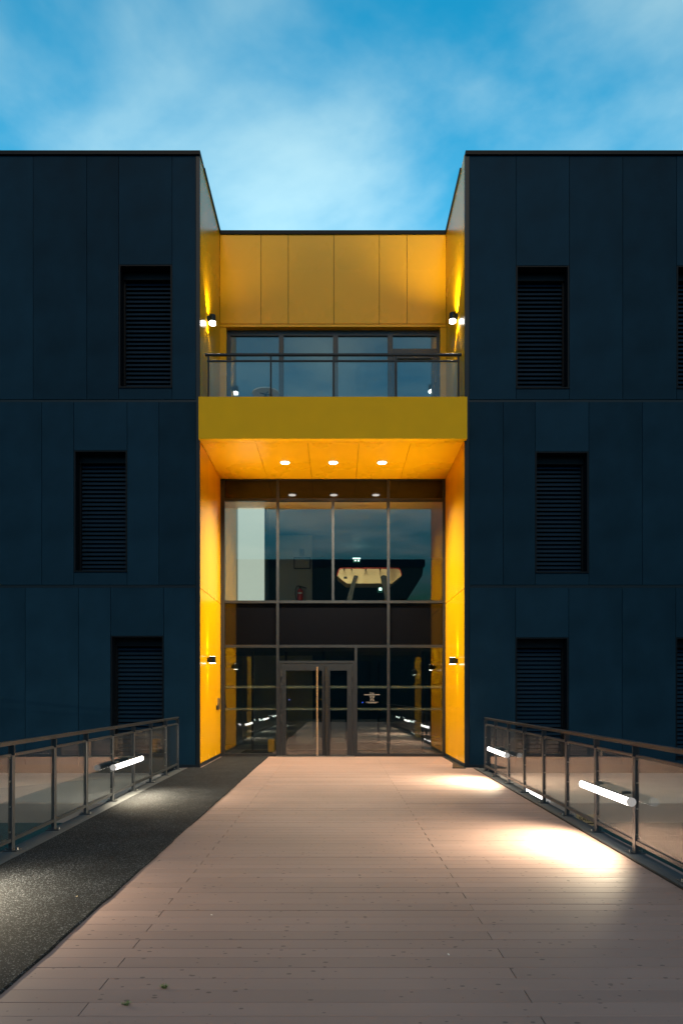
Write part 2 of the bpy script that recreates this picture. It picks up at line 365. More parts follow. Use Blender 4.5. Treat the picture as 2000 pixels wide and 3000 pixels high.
# tiers of cladding: (z0, z1) left px / right px averaged
tiers = [(fz(1169.5), fz(457)), (fz(1713), fz(1178)), (-.10, fz(1722))]
joints_l = [[-58, 98, 255, 348.2, 504.5, 574], [-33, 123.3, 216.9, 372.9, 466, 574], [-81.6, 74.8, 230.5, 324.5, 479.7, 574]]
joints_r = [[1374, 1510.5, 1666.6, 1822.8, 1980.6, 2137], [1374, 1473, 1566.7, 1723.6, 1880, 2036], [1374, 1509, 1664.5, 1821, 1977.9, 2134]]
for j in range(3):
    a = joints_l[j]
    for q in range(5): a.insert(0, a[0] - (156.5, 93.5)[q % 2])
    a = joints_r[j]
    for q in range(4): a.append(a[-1] + (156.5, 93.5)[q % 2])
WT = [(774.5, 1136), (1319, 1675), (1862.5, 2222)]
WR = [(777.5, 1138), (1322, 1678), (1867, 2224)]
wins = {('l', 0): [(348.2, 504.5), (-151.5 - 156.5, -151.5)], ('l', 1): [(216.9, 372.9)], ('l', 2): [(324.5, 479.7), (-175.1, -81.6)],
        ('r', 0): [(1510.5, 1666.6), (1980.6, 2137)], ('r', 1): [(1566.7, 1723.6)], ('r', 2): [(1509, 1664.5), (1977.9, 2134)]}
def has_win(side, t, a, c):
    return any(abs(a - p) < 1 and abs(c - q) < 1 for p, q in wins[(side, t)])
gap = .010
windows_done = []
slat_mesh = {}
for side, jl in (('l', joints_l), ('r', joints_r)):
    for t in range(3):
        z0, z1 = tiers[t]
        for a, c in zip(jl[t], jl[t][1:]):
            x0, x1 = fx(a) + gap / 2, fx(c) - gap / 2
            yj = random.uniform(-.0015, .0015)
            if has_win(side, t, a, c):
                wz1, wz0 = [fz(v) for v in (WT if side == 'l' else WR)[t]]
                box('cladding_panel', M['panel'], bld, x0, x1, YF + yj, YF + PT, wz1, z1)
                if wz0 - .012 > z0: box('cladding_panel', M['panel'], bld, x0, x1, YF + yj, YF + PT, z0, wz0 - .012)
                # window: frame with a deep dark reveal, sill, blind box, slats, pane
                X0, X1 = fx(a), fx(c); D = .30
                f = MB()
                f.box(X0 + .002, X0 + .035, YF + .004, YF + D + .14, wz0, wz1); f.box(X1 - .035, X1 - .002, YF + .004, YF + D + .14, wz0, wz1)
                f.box(X0 + .0352, X1 - .0352, YF + .006, YF + D + .14, wz1 - .03, wz1 - .001)
                f.box(X0 + .0352, X0 + .075, YF + D - .06, YF + D + .06, wz0, wz1 - .031); f.box(X1 - .075, X1 - .0352, YF + D - .06, YF + D + .06, wz0, wz1 - .031)
                W = f.build('window', M['coping'], bld)
                box('sill', M['coping'], W, X0 + .003, X1 - .003, YF - .018, YF + D + .12, wz0 - .006, wz0 + .022)
                box('blind_box', M['coping'], W, X0 + .0355, X1 - .0355, YF + D - .10, YF + D + .10, wz1 - .21, wz1 - .032)
                box('pane', M['darkglass'], W, X0 + .036, X1 - .036, YF + D + .10, YF + D + .12, wz0 + .024, wz1 - .032)
                ns = 26; pit = (wz1 - .215 - wz0 - .03) / ns
                ww = round(X1 - X0 - .155, 4)
                for i in range(ns):
                    zc = wz0 + .03 + pit * (i + .5)
                    if ww not in slat_mesh:
                        s = MB(); hw = ww / 2; an = R(58)
                        ch = .043
                        prof = [(-math.cos(an) * ch, -math.sin(an) * ch), (-.006, .012), (math.cos(an) * ch, math.sin(an) * ch), (math.cos(an) * ch + .003, math.sin(an) * ch - .002), (-.001, .006), (-math.cos(an) * ch + .003, -math.sin(an) * ch - .001)]
                        s.prism([(-hw, p, q) for p, q in prof], (2 * hw, 0, 0), 0)
                        o = s.build('slat', M['slat'], W, pivot=(0, 0, 0)); slat_mesh[ww] = o
                    else:
                        o = slat_mesh[ww].copy(); COL.objects.link(o); o.parent = W
                    o.location = Vector(((X0 + X1) / 2, YF + D - .01, zc)) - WP[W.name]
                    o.rotation_euler = (R(random.uniform(-2.5, 2.5)), R(random.uniform(-.12, .12)), 0)
                windows_done.append((side, t, X0, X1, wz0, wz1))
            else:
                box('cladding_panel', M['panel'], bld, x0, x1, YF + yj, YF + PT, z0, z1)
# backing wall with the window openings left out
for side, xs in (('l', (fx(joints_l[0][0]) - .2, fx(574) + .04)), ('r', (fx(1374) - .04, fx(joints_r[0][-1]) + .2))):
    hs = [q for q in windows_done if q[0] == side]
    X = sorted({xs[0], xs[1], *[q[2] for q in hs], *[q[3] for q in hs]}); X = [x for x in X if xs[0] <= x <= xs[1]]
    Z = sorted({-.4, TOP - .06, *[q[4] for q in hs], *[q[5] for q in hs]})
    b = MB()
    for x0, x1 in zip(X, X[1:]):
        for z0, z1 in zip(Z, Z[1:]):
            cx, cz = (x0 + x1) / 2, (z0 + z1) / 2
            if any(q[2] < cx < q[3] and q[4] < cz < q[5] for q in hs): continue
            b.quad((x0, YF + PT + .012, z0), (x1, YF + PT + .012, z0), (x1, YF + PT + .012, z1), (x0, YF + PT + .012, z1))
    b.quad((xs[0], YF + .6, -.4), (xs[1], YF + .6, -.4), (xs[1], YF + .6, TOP - .1), (xs[0], YF + .6, TOP - .1))
    b.build('backing_wall', M['backing'], bld)
    x0, x1 = xs
    box('parapet_cap', M['coping'], bld, (x0 if side == 'l' else fx(1362)), (fx(587.3) if side == 'l' else x1), YF - .035, YF + .45, fz(455), TOP)
    box('floor_joint', M['dark'], bld, (x0 if side == 'l' else fx(1374)), (fx(574) if side == 'l' else x1), YF + .012, YF + .028, fz(1177.5), fz(1170))
    box('floor_joint', M['dark'], bld, (x0 if side == 'l' else fx(1374)), (fx(574) if side == 'l' else x1), YF + .012, YF + .028, fz(1721.5), fz(1713.5))
    box('base_plinth', M['dark'], bld, (x0 if side == 'l' else fx(1363)), (fx(586) if side == 'l' else x1), YF - .004, YF + .04, -.16, fz(2240))
box('corner_trim', M['dark'], bld, fx(574.5), XL - .004, YF - .006, YF + .05, fz(2240), fz(456))
box('corner_trim', M['dark'], bld, XR + .004, fx(1373.5), YF - .006, YF + .05, fz(2240), fz(456))

# recess: side walls in yellow panels (vertical seams, one joint at the first floor)
ZS = pz(1291, YF)                                # underside of balcony at its front edge
ZBAL = fz(1168.7)
ysplit = [YF + .052, YF + .95, YF + 1.85, YG + .02]
for xw, s in ((XL, -1), (XR, 1)):
    for (z0, z1) in ((.085, 3.855), (3.870, ZS + .02), (ZBAL - .15, TOP - .03)):
        yy = ysplit
        for a, c in zip(yy, yy[1:]):
            box('side_panel', M['yellow_side'], bld, min(xw, xw + s * .03), max(xw, xw + s * .03), a + .002, c - .002, z0, z1)
    box('side_backing', M['backing'], bld, min(xw + s * .036, xw + s * .2), max(xw + s * .036, xw + s * .2), YF + .06, YG + .6, -.2, TOP - .04)
    box('side_plinth', M['dark'], bld, min(xw - s * .006, xw + s * .03), max(xw - s * .006, xw + s * .03), YF - .002, YG - .02, 0.001, .083)
    box('parapet_cap', M['coping'], bld, min(xw - s * .025, xw + s * .40), max(xw - s * .025, xw + s * .40), YF + .452, YG + .5, TOP - .075, TOP + .001)
# upper back wall panels
bz = lambda y: pz(y, YB)
jb = [px(v, YB) for v in (645.7, 764.6, 844.5, 977.9, 1110.7, 1191.6, 1311.6)]
jb[0] = XL + .002; jb[-1] = XR - .002
for a, c in zip(jb, jb[1:]): box('back_panel', M['yellow'], bld, a + .006, c - .006, YB, YB + .03, bz(948), bz(688))
box('back_backing', M['backing'], bld, XL, XR, YB + .034, YB + .14, bz(950), TOP - .04)
box('parapet_cap', M['coping'], bld, XL + .027, XR - .027, YB - .03, YB + .40, bz(687), bz(676.5))
box('head_trim', M['yellow'], bld, XL + .002, XR - .002, YB - .012, YB + .16, bz(958), bz(951))
wx0, wx1 = px(663, YB), px(1289, YB)
box('jamb_panel', M['yellow'], bld, XL + .002, wx0, YB + .002, YB + .16, ZBAL - .2, bz(958.5)); box('jamb_panel', M['yellow'], bld, wx1, XR - .002, YB + .002, YB + .16, ZBAL - .2, bz(958.5))
# upper window wall behind the balcony
YW = YB + .15
wz = lambda y: pz(y, YW)
wX = lambda x: px(x, YW)
ztop, zbot = wz(972), ZBAL - .12
for a, c in ((663, 676), (817, 831), (975, 990), (1135, 1150), (1279, 1289)): box('mullion', M['frame'], bld, wX(a) + .001, wX(c), YW - .03, YW + .06, zbot, ztop)
box('transom', M['frame'], bld, wX(676) + .001, wX(1279) - .001, YW - .028, YW + .055, ztop - .11, ztop)
box('transom', M['frame'], bld, wX(1150) + .002, wX(1279) - .002, YW - .027, YW + .05, wz(1040), wz(1023))
for a, c in ((676, 817), (831, 975), (990, 1135), (1150, 1279)):
    box('pane', M['glass'], bld, wX(a) + .003, wX(c) - .003, YW + .01, YW + .03, zbot, ztop - .112)
d = MB(); X0, X1 = wX(1151), wX(1278); zt = wz(1042)
d.box(X0, X0 + .10, YW - .045, YW + .009, zbot, zt); d.box(X1 - .12, X1, YW - .045, YW + .009, zbot, zt); d.box(X0 + .1005, X1 - .1205, YW - .044, YW + .008, zt - .09, zt)
bd = d.build('balcony_door', M['frame'], bld)
box('handle', M['steel'], bd, X1 - .055, X1 - .03, YW - .10, YW - .047, zt - .72, zt - .40)

# balcony box and soffit
box('balcony_fascia', M['fascia'], bld, fx(585) , fx(1364.8), YF - .11, YF - .008, ZS, ZBAL)
box('balcony_slab', M['concrete'], bld, XL + .003, XR - .003, YF - .006, YG + .3, ZS + .10, ZBAL - .16)
sj = [XL + .004] + [px(560 + v / 1.8667, YF) for v in (350, 635, 918, 1203)] + [XR - .004]
box('soffit_edge', M['yellow'], bld, XL + .004, XR - .004, YF - .006, YF + .13, ZS + .002, ZS + .05)
for a, c in zip(sj, sj[1:]): box('soffit_panel', M['yellow'], bld, a + .004, c - .004, YF + .136, YG + .03, ZS + .002, ZS + .04)

# entrance glazing
gx = lambda x: px(x, YG)
gz = lambda y: pz(y, YG)
fr = M['frame']; fy0, fy1 = YG - .05, YG + .07
def mul(a, c, z0, z1, dy=0): box('mullion', fr, bld, gx(a), gx(c), fy0 + dy, fy1, z0, z1)
zB, zT = 0.002, ZS - .004
gl, gr = XL + .006, XR - .006
box('mullion', fr, bld, gl, gx(659), fy0, fy1, zB, zT); box('mullion', fr, bld, gx(1296), gr, fy0, fy1, zB, zT)
mul(809.6, 817.7, zB, zT); mul(1133, 1141, zB, zT)
T1, T2, T3, TD = (gz(1461), gz(1469)), (gz(1760), gz(1767.5)), (gz(1889.5), gz(1897.5)), (gz(1936), gz(1944))
bays = [(659, 809.6), (817.7, 1133), (1141, 1296)]
zbase = (zB, .075)
for a, c in bays:
    for tz in (T1, T2, T3): box('transom', fr, bld, gx(a) + .001, gx(c) - .001, fy0 + .003, fy1 - .003, tz[1], tz[0])
box('transom', fr, bld, gl, gr, fy0 + .006, fy1 - .004, zT - .02, zT - .001)
mul(971.4, 979, T2[0] + .001, T1[1] - .001, .004); mul(1038, 1046, zB, T3[1] - .001, .004)
box('transom', fr, bld, gx(817.7) + .001, gx(1038) - .001, fy0 + .003, fy1 - .003, TD[1], TD[0])
for a, c in ((659, 809.6), (1046, 1133), (1141, 1296)): box('transom', fr, bld, gx(a) + .001, gx(c) - .001, fy0 + .003, fy1 - .003, zbase[0], zbase[1])
gy0, gy1 = YG + .0, YG + .024
def pane(a, c, z0, z1, m='glass', strips=True):
    o = box('pane' if m == 'glass' else 'spandrel_pane', M[m], bld, gx(a) + .002, gx(c) - .002, gy0, gy1, z0 + .001, z1 - .001)
    if strips and m == 'glass' and z0 < 1:
        for s0, s1 in ((2016.3, 2009.2), (2080.5, 2073.8)):
            box('film_strip', M['film'], o, gx(a) + .004, gx(c) - .004, gy0 - .003, gy0 - .0006, gz(s0), gz(s1))
    return o
for a, c in bays:
    pane(a, c, T1[0], zT - .02, 'darkglass'); pane(a, c, T3[0], T2[1], 'darkglass')
pane(659, 809.6, T2[0], T1[1]); pane(817.7, 971.4, T2[0], T1[1]); pane(979, 1133, T2[0], T1[1]); pane(1141, 1296, T2[0], T1[1])
pane(659, 809.6, zbase[1], T3[1]); pside = pane(1046, 1133, zbase[1], T3[1]); pane(1141, 1296, zbase[1], T3[1])
pane(817.7, 1038, TD[0], T3[1], 'glass', False)
# opening-hours lettering on the side light: unreadable at this size, so its strokes only
b = MB(); pr = lambda y: gz(y); yq = gy0 - .002
def stroke(xa, xb, y, h):
    x = xa
    while x < xb - .3:
        wd = random.uniform(1.2, 3.2); e = min(x + wd, xb)
        b.box(gx(x), gx(e), yq - .001, yq, pr(y + h / 2), pr(y - h / 2)); x = e + random.uniform(.35, .6)
q = lambda v: 1060 + v / 19.6
qy = lambda v: 2000 + v / 19.6
stroke(q(530), q(705), qy(602), 2.0)
stroke(q(125), q(1020), qy(692), 2.4)
stroke(q(415), q(740), qy(772), 1.7)
for yy in (825, 876, 990, 1042): stroke(q(455), q(550), qy(yy), 1.5); stroke(q(590), q(705), qy(yy), 1.5)
stroke(q(490), q(655), qy(940), 1.6)
stroke(q(215), q(935), qy(1117), 1.6); stroke(q(320), q(825), qy(1163), 1.4)
c0 = Vector((gx(q(482)), yq, pr(qy(600))))
for i in range(10):
    t0, t1 = 2 * math.pi * (i + 1.2) / 13, 2 * math.pi * (i + 2.2) / 13; r0, r1 = .012, .018
    b.quad(*[(c0.x + r * math.cos(t), yq - .0005, c0.z + r * math.sin(t)) for r, t in ((r0, t0), (r1, t0), (r1, t1), (r0, t1))])
b.build('opening_hours_print', M['printlight'], pside)

# double door
def leaf(x0, x1, gx0, gx1):
    z0, z1 = gz(2225), gz(1945.5); zg0, zg1 = gz(2211), gz(1964.7)
    y0, y1 = YG - .055, YG + .02
    d = MB()
    d.box(x0, gx0, y0, y1, z0, z1); d.box(gx1, x1, y0, y1, z0, z1)
    d.box(gx0 + .0005, gx1 - .0005, y0 + .001, y1 - .001, zg1, z1 - .0005); d.box(gx0 + .0005, gx1 - .0005, y0 + .001, y1 - .001, z0 + .0005, zg0)
    o = d.build('door', fr, bld)
    g_ = box('pane', M['glass'], o, gx0 + .001, gx1 - .001, YG - .03, YG - .006, zg0 + .001, zg1 - .001)
    for s0, s1 in ((2016.3, 2009.2), (2080.5, 2073.8)):
        box('film_strip', M['film'], o, gx0 + .003, gx1 - .003, YG - .033, YG - .0306, gz(s0), gz(s1))
    return o
dl = leaf(gx(825), gx(949.5), gx(838.3), gx(943.3)); dr = leaf(gx(951), gx(1031), gx(966.7), gx(1016.3))
box('door_frame', fr, bld, gx(817.7) + .001, gx(824.4), YG - .045, fy1 - .004, .002, TD[1] - .001); box('door_frame', fr, bld, gx(1031.6), gx(1038) - .001, YG - .045, fy1 - .004, .002, TD[1] - .001)
for o, xq in ((dl, gx(824.6)), (dr, gx(1031.3))):
    for a, c in ((1966, 1984), (2002, 2018), (2096, 2114), (2193, 2211)):
        box('hinge', M['steel'], o, xq - .012, xq + .012, YG - .075, YG - .0555, gz(c), gz(a), .002)
def bar(o, xa, m, r, za, zb):
    b = MB(); b.tube((xa, YG - .135, za), (xa, YG - .135, zb), r, 14); h = b.build('handle', m, o, smooth=True)
    b = MB()
    for z in (za + .25, zb - .25): b.tube((xa, YG - .135 + r * .6, z), (xa, YG - .052, z), .010, 8)
    b.build('handle_stud', M['steel'], o)
bar(dl, gx(929.5), M['brass'], .024, .03, gz(1954)); bar(dr, gx(957.5), M['frame'], .028, .03, gz(1953))
box('threshold', M['brightsteel'], bld, gx(810), gx(1038), YG - .16, YG - .052, .004, .018)

# interior
IX0, IX1, IY = -5.2, 5.2, 25.0
box('interior_floor', M['concrete'], bld, IX0, IX1, YG + .16, IY, -.10, -.002)
box('floor_slab', M['grey'], bld, IX0, IX1, YG + .09, IY, pz(1893, YG), pz(1772, YG))
box('floor_slab', M['white'], bld, IX0, IX1, YG + .09, IY, T1[0] + .03, ZBAL - .17)
box('room_wall', M['grey'], bld, IX0, IX1, IY, IY + .2, -.1, 12.8)
box('room_wall', M['grey'], bld, IX0 - .2, IX0, YG + .3, IY, -.1, 12.8); box('room_wall', M['grey'], bld, IX1, IX1 + .2, YG + .3, IY, -.1, 12.8)
box('room_ceiling', M['white'], bld, IX0, IX1, YB + .45, IY, wz(960) + .05, wz(960) + .35)
ZF2 = pz(1772, YG)
box('room_wall', M['pale'], bld, px(817, 21), px(914, 21), 21, 21.2, ZF2 + .002, T1[1])
P1 = 18.3
box('glow_partition', M['lit'], bld, px(697, P1), px(774, P1), P1, P1 + .06, ZF2 + .12, pz(1485, P1))
box('glow_partition', M['lit2'], bld, px(640, P1), px(697, P1) - .004, P1 + .01, P1 + .06, ZF2 + .12, pz(1485, P1))
b = MB(); Xd0, Xd1 = px(776, P1), px(786, P1)
b.box(Xd0, Xd0 + .04, P1 - .03, P1 + .05, ZF2 + .002, pz(1485, P1)); b.box(Xd0 + .08, Xd0 + .09, P1 - .03, P1 + .03, ZF2 + .002, pz(1500, P1))
b.build('partition_post', M['dark'], bld)
# inner lobby glazing on the ground floor
YV = 19.45
for x in (640, 740, 838, 948, 1040, 1140, 1236, 1330): box('lobby_mullion', M['dark'], bld, px(x, YV) - .03, px(x, YV) + .03, YV - .04, YV + .04, 0, T3[0])
for a, c in zip((640, 740, 838, 948, 1040, 1140, 1236), (740, 838, 948, 1040, 1140, 1236, 1330)):
    box('lobby_pane', M['glass'], bld, px(a, YV) + .031, px(c, YV) - .031, YV - .01, YV + .01, .01, T3[0] - .01)
box('lobby_wall', M['white'], bld, px(640, 21.5), px(915, 21.5), 21.5, 21.7, 0, T3[0] - .002)

# ------------------------------------------------------------------ balcony railing and things on the balcony
YR = 15.02
br = empty('balcony_railing', (0, YR, ZBAL - .15), 'black metal balcony railing with clear glass above the yellow band', 'railing')
rz = lambda y: pz(y, YR)
rx = lambda x: px(x, YR)
box('handrail', M['dark'], br, rx(601), rx(1351), YR - .03, YR + .03, rz(1043), rz(1036.4), .006)
box('lower_rail', M['dark'], br, rx(607), rx(1345), YR - .014, YR + .014, rz(1060.5), rz(1055.5), .003)
ps = [560 + v / 1.8667 for v in (95, 436, 777, 1118, 1460)]
for x in ps: box('post', M['dark'], br, rx(x) - .016, rx(x) + .016, YR - .013, YR + .013, ZBAL - .15, rz(1043) - .001)
for a, c in zip(ps, ps[1:]): box('pane', M['balglass'], br, rx(a) + .03, rx(c) - .03, YR - .006, YR + .006, ZBAL - .10, rz(1062))

zfl = ZBAL - .159
tb = empty('bistro_table', (px(779, 15.75), 15.75, zfl), 'small round white table on the balcony behind the glass', 'table')
tx, ty = px(779, 15.75), 15.75
b = MB(); b.tube((tx, ty, zfl + .735), (tx, ty, zfl + .76), .31, 36); b.build('tabletop', M['white'], tb, smooth=True)
b = MB()
b.tube((tx, ty, zfl + .03), (tx, ty, zfl + .72), .022, 12)
for k in range(4):
    t = k * math.pi / 2 + .4; b.tube((tx, ty, zfl + .72), (tx + .15 * math.cos(t), ty + .15 * math.sin(t), zfl + .733), .012, 8)
b.build('pedestal', M['steel'], tb)
b = MB(); b.tube((tx, ty, zfl), (tx, ty, zfl + .03), .2, 24); b.build('foot', M['steel'], tb)
cx, cy = px(846, 16.2), 16.2
chr_ = empty('chair', (cx, cy, zfl), 'dark chair with a low back beside the round balcony table', 'chair')
box('seat', M['slat'], chr_, cx - .21, cx + .21, cy - .2, cy + .2, zfl + .43, zfl + .46, .01)
for sx in (-1, 1):
    for sy in (-1, 1):
        b = MB(); b.tube((cx + sx * .2, cy + sy * .19, zfl), (cx + sx * .18, cy + sy * .17, zfl + .43), .012, 8); b.build('leg', M['dark'], chr_)
b = MB(); b.prism([(cx - .22, cy + .2, zfl + .50), (cx + .22, cy + .2, zfl + .50), (cx + .2, cy + .26, zfl + .78), (cx - .2, cy + .26, zfl + .80)], (0, .015, 0), 0); b.build('backrest', M['slat'], chr_)

# ------------------------------------------------------------------ things inside
fy = 18.5
ft = empty('table_football', (px(1081, fy), fy, ZF2), 'cream table football cabinet with red rim on black legs, upstairs behind the glass', 'game table')
fX = lambda x: px(x, fy); fZ = lambda y: pz(y, fy)
q = lambda v: 960 + v / 4.355
qq = lambda v: 1440 + v / 4.355
outl = [(122, 1080), (140, 1010), (170, 985), (890, 985), (918, 1005), (935, 1075), (820, 1172), (240, 1172)]
b = MB(); b.prism([(fX(q(a)), fy, fZ(qq(c))) for a, c in outl], (0, .72, 0), 0); b.build('cabinet', M['cream'], ft)
b = MB(); path = [(118, 1075), (136, 1005), (168, 978), (892, 978), (922, 1000), (939, 1070)]
for (a, c), (d_, e) in zip(path, path[1:]): b.tube((fX(q(a)), fy - .006, fZ(qq(c))), (fX(q(d_)), fy - .006, fZ(qq(e))), .011, 8)
b.build('rim', M['red'], ft)
for v in (210, 302, 483, 665):
    b = MB(); b.tube((fX(q(v)), fy - .16, fZ(qq(1003))), (fX(q(v)), fy - .03, fZ(qq(1003))), .020, 10); b.tube((fX(q(v)), fy - .031, fZ(qq(1003))), (fX(q(v)), fy + .002, fZ(qq(1003))), .008, 8)
    b.build('rod_handle', M['black'], ft, smooth=True)
box('coin_slot', M['black'], ft, fX(q(203)), fX(q(246)), fy - .008, fy - .001, fZ(qq(1113)), fZ(qq(1086)))
for pts in (((300, 1175), (335, 1070), (385, 1080), (350, 1180), (305, 1400), (235, 1400)), ((670, 1090), (700, 1070), (745, 1080), (775, 1180), (800, 1400), (735, 1400))):
    b = MB(); b.prism([(fX(q(a)), fy - .05, fZ(qq(c))) for a, c in pts], (0, .045, 0), 0); l_ = b.build('leg', M['black'], ft)
    a, c = pts[1]
    b = MB()
    for dz in (35, 80): b.tube((fX(q(a + 12 - dz * .02)), fy - .058, fZ(qq(c + dz - 8))), (fX(q(a + 12)), fy - .051, fZ(qq(c + dz - 8))), .018, 10)
    b.build('bolt', M['steel'], l_)
for a, c in ((148, 1028), (140, 1086), (905, 1028), (908, 1086)):
    b = MB(); b.tube((fX(q(a)), fy - .006, fZ(qq(c))), (fX(q(a)), fy + .002, fZ(qq(c))), .010, 8); b.build('screw', M['steel'], ft)

ey = 20.85; ex = px(879, ey); ez = pz(1756, ey)
fe = empty('fire_extinguisher', (ex, ey, ez), 'red fire extinguisher with black hose against the pale wall upstairs', 'extinguisher')
b = MB(); b.tube((ex, ey, ez - .1), (ex, ey, ez + .27), .09, 20); b.tube((ex, ey, ez + .2701), (ex, ey, ez + .33), .09, 20, .03); b.build('bottle', M['red'], fe, smooth=True)
b = MB(); b.tube((ex, ey, ez + .33), (ex, ey, ez + .385), .03, 12); b.prism([(ex - .02, ey - .02, ez + .385), (ex + .19, ey - .02, ez + .33), (ex + .19, ey - .02, ez + .355), (ex - .02, ey - .02, ez + .42)], (0, .04, 0), 0); b.build('valve', M['black'], fe)
b = MB(); pts = [(0, .37), (-.05, .41), (-.10, .39), (-.135, .30), (-.14, .15), (-.11, .0), (-.09, -.08)]
for (a, c), (d_, e) in zip(pts, pts[1:]): b.tube((ex + a, ey - .03, ez + c), (ex + d_, ey - .03, ez + e), .014, 8)
b.build('hose', M['black'], fe, smooth=True)
box('band', M['white'], fe, ex - .06, ex + .06, ey - .093, ey - .088, ez + .16, ez + .2)
s = box('wall_sign', M['grey'], None, px(876.5, 20.9), px(890.5, 20.9), 20.96, 20.98, pz(1626, 20.9), pz(1607, 20.9), label='small square pictogram sign on the pale wall above the fire extinguisher', cat='sign')
box('pictogram', M['slat'], s, px(881.5, 20.9), px(885.5, 20.9), 20.95, 20.958, pz(1622, 20.9), pz(1610, 20.9))
b = MB(); X0, X1, z0, z1 = px(860.5, 20.9), px(909, 20.9), pz(1665, 20.9), pz(1632, 20.9)
for a in ((X0, X1, z1 - .02, z1), (X0, X0 + .02, z0, z1 - .021), (X1 - .02, X1, z0, z1 - .021), (X0 + .021, X1 - .021, z0, z0 + .02)): b.box(a[0], a[1], 20.94, 20.99, a[2], a[3])
nb = b.build('notice_frame', M['slat'], None, 'thin empty rectangular frame on the pale wall below the pictogram sign', 'frame')
box('backboard', M['pale'], nb, X0 + .021, X1 - .021, 20.975, 20.99, z0 + .021, z1 - .021)

b = MB(); b.tube((px(884, 19.5), 19.5, pz(1484, 19.5)), (px(1088, 22.5), 22.5, pz(1517, 22.5)), .022, 8)
pl = b.build('pendant_lamp', M['slat'], None, 'thin unlit linear lamp hanging under the upstairs ceiling behind the glass', 'lamp')
def exit_sign(cx, y, z, wd, label, arrow=True):
    r = empty('exit_sign', (cx, y, z), label, 'exit sign', 'emergency exit signs inside')
    box('light_bar', M['exitw'], r, cx - wd / 2, cx + wd / 2, y - .05, y + .02, z, z + wd * .10)
    box('sign_plate', M['exitg'], r, cx - wd / 2, cx + wd / 2, y - .012, y + .004, z - wd * .48, z - .004)
    if arrow:
        b = MB(); h = wd * .46; zc = z - h * .55
        b.prism([(cx + wd * .12, y - .02, zc + h * .22), (cx + wd * .40, y - .02, zc + h * .22), (cx + wd * .26, y - .02, zc - h * .25)], (0, .006, 0), 0)
        b.prism([(cx - wd * .30, y - .02, zc - h * .2), (cx - wd * .25, y - .02, zc + h * .2), (cx - wd * .05, y - .02, zc + h * .2), (cx - wd * .02, y - .02, zc - h * .2), (cx - wd * .1, y - .02, zc), (cx - wd * .2, y - .02, zc)], (0, .006, 0), 0)
        b.build('arrow', M['exitw'], r)
    return r
exit_sign(px(1044, 23), 23, pz(1637.5, 23), .26, 'green exit sign under a bright bar above the table football')
exit_sign(px(998, 21), 21, pz(990, 21), .16, 'small glowing exit sign behind the window above the balcony')
exit_sign(px(1265, 21.5), 21.5, pz(1898.5, 21.5), .14, 'pale exit sign inside the ground floor near the yellow wall', False)
b = box('wall_screen', M['exitg'], None, px(1105, 22), px(1120, 22), 21.9, 21.94, pz(1737, 22), pz(1723, 22), label='small lit screen below the table football cabinet', cat='screen')
box('lit_spot', M['exitw'], b, px(1109, 22), px(1117, 22), 21.89, 21.898, pz(1731, 22), pz(1723.5, 22))
b = MB(); b.tube((px(847.5, 21), 21, pz(2050, 21) - .012), (px(847.5, 21), 21, pz(2050, 21) + .012), .012, 10); b.build('status_light', M['blue'], None, 'tiny blue light seen through the wider door leaf', 'light')
b = MB(); b.tube((px(1061.5, 21), 21, pz(2058, 21) - .016), (px(1061.5, 21), 21, pz(2058, 21) + .016), .014, 10); b.build('status_light', M['blue'], None, 'tiny blue light left of the opening hours lettering', 'light')
box('pouf', M['yellow'], None, px(786, 18.6), px(806, 18.6), 18.45, 18.85, 0, .36, .03, label='yellow square pouf on the lobby floor behind the glass', cat='pouf')

# ------------------------------------------------------------------ lamps
def light(name, kind, loc, energy, color, parent, **k):
    l = bpy.data.lights.new(name, kind); l.energy = energy; l.color = color
    for a, v in k.items(): setattr(l, a, v)
    o = bpy.data.objects.new(name, l); COL.objects.link(o); o.parent = parent; o.location = Vector(loc) - WP[parent.name]; return o
DOWN = 1500
for i, (x, lab) in enumerate(((-1.229, 'round ceiling downlight nearest the intercom wall'), (-.098, 'middle round ceiling downlight of the three under the balcony'), (1.048, 'round ceiling downlight farthest from the intercom wall'))):
    y = 16.04
    r = empty('downlight', (x, y, ZS), lab, 'downlight', 'downlights in the yellow soffit')
    b = MB(); b.tube((x, y, ZS - .018), (x, y, ZS + .001), .115, 28, .125); b.build('ring', M['white'], r, smooth=True)
    b = MB(); b.disc((x, y, ZS - .020), .10, 28); b.build('lens', M['lens'], r)
    o = light('downlight_beam', 'SPOT', (x, y, ZS - .05), DOWN, WARM, r, spot_size=R(132), spot_blend=1.0, shadow_soft_size=.08)

